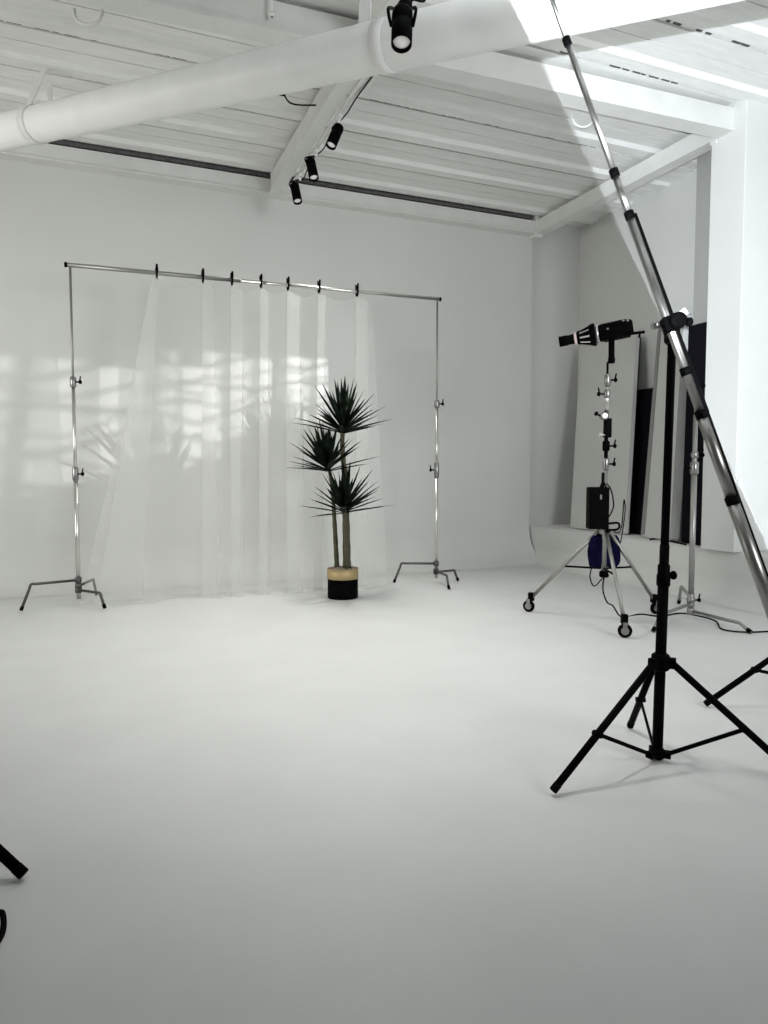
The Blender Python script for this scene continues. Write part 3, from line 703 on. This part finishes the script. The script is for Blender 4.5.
feetB = [ground(553, 796), ground(630, 729), rz_pt(1.60, 2.66)]
ztop = HB(332)
bst = black_stand('boom_stand', 'black tripod stand in the foreground holding the long boom arm', cB, feetB, HB(662), HB(753), [HB(580) + .02], [(.045, HB(575), .0215), (HB(590), HB(545), .019), (HB(560), ztop, .0165)])
bst.rotation_euler = Matrix.Rotation(math.radians(.7), 3, FH).to_euler()
# second stand, mostly out of frame to the right
c2 = rz_pt(2.24, 3.50)
f1 = ground(705, 707)
r2 = f1 - c2; rot = lambda v, a: V((v.x * math.cos(a) - v.y * math.sin(a), v.x * math.sin(a) + v.y * math.cos(a), 0))
black_stand('light_stand', 'black tripod stand cut by the right edge of the frame', c2, [f1, c2 + rot(r2, 2.094), c2 + rot(r2, -2.094)], .44, .12, [1.1], [(.06, 1.1, .020), (1.0, 2.6, .016)])
hx = at_depth(801, 132, 3.5); hx = V((c2.x, c2.y, hx.z))
t = thing('barn_door_lamp', 'black lamp head cut by the upper right edge, beside the column top', 'lamp', V((c2.x, c2.y, 2.6)))
aim = (FH * .5 + RH * .3 + V((0, 0, -.25))).normalized(); hx = V((c2.x, c2.y, hx.z)) + RH * .02
mb = MB(); mb.lathe(hx, aim, [(-.16, .08), (-.15, .10), (.02, .105), (.10, .16), (.11, .16), (.11, .15), (.03, .09)], 28); mb.build('lamp_body', M_PLASTIC, t)
mb = MB(); mb.tube(bez([hx - RH * .115, hx - RH * .13 - V((0, 0, .12)), V((c2.x, c2.y, hx.z - .22)), hx + RH * .13 - V((0, 0, .12)), hx + RH * .115], 6), .012, 8); mb.rod((c2.x, c2.y, hx.z - .25), (c2.x, c2.y, hx.z - .20), .022); mb.build('yoke', M_BLACK, t)
mb = MB()
for sx, sy in ((-1, 0), (1, 0)):
    cc = hx + aim * .19 + RH * (.175 * sx); mb.box(cc, (.006, .16, .22), ((RH * sx + aim * -.35).normalized(), aim, V((0, 0, 1))))
mb.build('barn_door', M_BLACK, t)
knob(t, hx - RH * .11 + V((0, 0, .09)), -RH, .10); knob(t, hx - RH * .11 - V((0, 0, .08)), -RH, .09)

# third stand, only a foot shows at the lower left
c3 = rz_pt(-1.60, 2.10); f3 = ground(24, 880); r3 = f3 - c3
black_stand('side_stand', 'black stand leg tip poking in at the lower left edge', c3, [f3, c3 + rot(r3, 2.094), c3 + rot(r3, -2.094)], .42, .08, [1.0], [(.05, 1.0, .0215), (.9, 1.9, .016)], leg_r=.0165)
mb = MB(); gA = lambda x, y, h=.008: ground(x, y) + V((0, 0, h))
mb.tube(bez([gA(-60, 965), gA(-20, 960), at_height(1, 936, .02), at_height(2.5, 914, .05), at_height(-8, 915, .04), gA(-40, 925)], 8), .008, 8)
tag(mb.build('coiled_cable', M_CABLE, None, gA(-20, 940)), 'tiny bit of black cable at the left edge below the leg tip', 'cable')

# ------------------------------------------------------------- boom arm
piv = at_depth(669, 325, 2.80); low = at_depth(778, 628, 2.62); dB = (piv - low).normalized()
def b_at(x, y):      # closest point on the boom to the image ray
    d = ray(x, y).normalized(); w0 = piv - EYE; b = dB.dot(d); den = 1 - b * b; s = (b * d.dot(w0) - dB.dot(w0)) / den; return piv + dB * s
boom = thing('boom_pole', 'long silver boom pole slanting across the right side to the ceiling', 'boom', piv)
off = -FH * .0
pts_ = {k: b_at(*v) for k, v in dict(top=(524, -62), r1=(563, 44), r2=(617, 172), r3=(631, 215), r3b=(688, 371), r4=(703, 414), r5=(734, 500), end=(782, 640)).items()}
for a, b, r in (('top', 'r1', .009), ('r1', 'r2', .0115), ('r2', 'r3', .0135), ('r3', 'r4', .0165), ('r4', 'r5', .0205), ('r5', 'end', .0235)):
    mb = MB(); mb.rod(pts_[a], pts_[b], r, n=20); mb.build('tube_section', M_BOOM, boom)
for k, r in (('r1', .016), ('r2', .018), ('r3', .019), ('r3b', .021), ('r4', .022), ('r5', .025)):
    mb = MB(); mb.rod(pts_[k] - dB * .016, pts_[k] + dB * .016, r, n=20); mb.build('locking_ring', M_BLACK, boom)
mb = MB(); sd = (RH - dB * RH.dot(dB)).normalized(); a = pts_['r3']; mb.tube([a + sd * .018, pts_['r4'] + sd * .022], .011, 8); mb.tube([pts_['r4'] + sd * .025, pts_['end'] + sd * .028], .007, 8); mb.build('guide_rod', M_BLACK, boom)
# clamp between stand and boom
tz = V((cB.x, cB.y, ztop)) + RH * .022; t = thing('boom_clamp', 'black pivot clamp with knobs joining the boom to its stand', 'clamp', tz)
kc = (tz + piv) / 2
mb = MB(); mb.lathe(tz - V((0, 0, .02)), (0, 0, 1), [(-.03, .020), (-.025, .026), (.02, .026), (.035, .018)], 16); mb.build('socket', M_BLACK, t)
c_ = at_depth(675, 322, 2.80)
mb = MB(); mb.lathe(c_, FH, [(-.045, .022), (-.042, .031), (-.024, .034), (-.02, .024), (-.004, .024), (.0, .034), (.030, .03)], 12); mb.build('pivot_disc', M_BLACK, t)
mb = MB(); mb.box(at_depth(672, 334, 2.83), (.05, .05, .07), (RH, FH, V((0, 0, 1))), .012); mb.box(piv, (.065, .05, .05), (dB, sd, dB.cross(sd)), .012); mb.build('clamp_jaw', M_BLACK, t)
knob(t, c_, RH, .05); knob(t, at_depth(664, 330, 2.8), -RH + V((0, 0, .5)), .035, M_DCHROME)
mb = MB(); mb.lathe(at_depth(683, 313, 2.82), (RH * .6 + V((0, 0, .5)) - FH * .4), [(-.02, .010), (-.015, .018), (.012, .018), (.018, .012)], 10); tag(mb.build('clear_knob', M_GLASSK, t), 'small translucent grey knob')

# --------------------------------------------------------------- lights
def area(name, loc, target, size, power, col=(1, 1, 1), spread=None, size_y=None):
    l = bpy.data.lights.new(name, 'AREA'); l.energy = power; l.color = col; l.shape = 'RECTANGLE'; l.size = size; l.size_y = size_y or size
    if spread: l.spread = spread
    o = bpy.data.objects.new(name, l); COL.objects.link(o); o.location = loc
    o.rotation_euler = (V(target) - V(loc)).to_track_quat('-Z', 'Y').to_euler(); return o
def spot(name, loc, direction, power, angle, blend, radius, col=(1, 1, 1)):
    l = bpy.data.lights.new(name, 'SPOT'); l.energy = power; l.spot_size = math.radians(angle); l.spot_blend = blend; l.shadow_soft_size = radius; l.color = col
    o = bpy.data.objects.new(name, l); COL.objects.link(o); o.location = loc; o.rotation_euler = V(direction).to_track_quat('-Z', 'Y').to_euler(); return o

w = bpy.data.worlds.new('daylight'); scene.world = w; w.use_nodes = True
w.node_tree.nodes['Background'].inputs[0].default_value = (.93, .96, 1, 1); w.node_tree.nodes['Background'].inputs[1].default_value = .5
# added wide soft fill from the left, out of frame, no lamp seen there
area('left_fill', (-4.3, 4.6, 2.3), (1.8, 7.2, 1.9), 2.2, 66, (1, 1, .97), spread=math.radians(110))
area('right_fill', (3.6, -.8, 2.5), (2.2, 7.8, 2.0), 1.8, 60, (.97, .99, 1), spread=math.radians(90))  # added fill from the right behind the camera, no lamp seen there
# track spotlights
for i, (c, ax) in enumerate(SPOTS):
    ax = V(ax).normalized(); spot('track_lamp', c + ax * .115, V((0, 0, -1)) + ax * .1 + V((0, (-.12, -.2, -.3, .18)[i], 0)), (200, 105, 60, 125)[i], 98, 1.0, .12, (1, .985, .95))
# light in the snoot, behind the pattern plate
spot('snoot_lamp', rear + strobe_axis * (Ltot * .995 - .12), strobe_axis, 800, 38, .1, .0012)
# added unseen lamp behind the camera, its beam cut straight across, thrown at the ceiling and the column
Lp = EYE - ray(678, 357) * .5
cA = at_height(523, 25, DECK); cB_ = at_height(600, 190, DECK)
nL = (cA - Lp).cross(cB_ - Lp).normalized()
if nL.dot(V((5.3, 4, 2)) - Lp) < 0: nL = -nL
spot('added_flood_lamp', Lp, nL, 2600, 180, 0, .010, (.86, .92, 1))
lamp = thing('added_flood_lamp_stand', 'added unseen flood lamp on a pole behind the camera, with plates that cut its beam', 'lamp', Lp)
X_ = V((1, 0, 0))
bk_ = Lp - FH * .12
mb = MB(); mb.rod((bk_.x, bk_.y, .02), bk_, .016); mb.build('pole', M_BLACK, lamp); mb = MB(); mb.lathe((bk_.x, bk_.y, 0), (0, 0, 1), [(0, .16), (.015, .15), (.02, .03)], 24); mb.build('base', M_BLACK, lamp)
mb = MB(); mb.lathe(bk_, FH, [(-.1, .03), (-.08, .05), (.06, .05), (.07, .04)], 20); mb.build('lamp_body', M_BLACK, lamp)
uu = V((0, 2.75 - Lp.y, DECK - Lp.z)).normalized(); vv = V((0, -uu.z, uu.y))
mb = MB(); mb.box(Lp + uu * -.0 + vv * .02 + X_ * .17, (.40, .18, .002), (X_, uu, vv)); mb.build('barn_door', M_BLACK, lamp)  # upper plate added to keep the beam off the near ceiling
u2 = V((0, 4.59 - Lp.y, LEDGE - Lp.z)).normalized(); v2 = V((0, -u2.z, u2.y))
mb = MB(); mb.box(Lp + u2 * .0 - v2 * .02 + X_ * .17, (.40, .18, .002), (X_, u2, v2)); mb.build('barn_door', M_BLACK, lamp)  # lower plate added to stop the beam below the ledge
u3 = (V((5.3, 3.3, 0)) - V((Lp.x, Lp.y, 0))).normalized(); v3 = V((u3.y, -u3.x, 0))
mb = MB(); mb.box(Lp + v3 * .03 + u3 * .03, (.20, .002, .22), (u3, v3, V((0, 0, 1)))); mb.build('barn_door', M_BLACK, lamp)  # side plate added to keep the beam off the near right wall

scene.view_settings.view_transform = 'Standard'; scene.view_settings.look = 'None'; scene.view_settings.gamma = 1
scene.view_settings.use_curve_mapping = False; scene.view_settings.exposure = -0.15
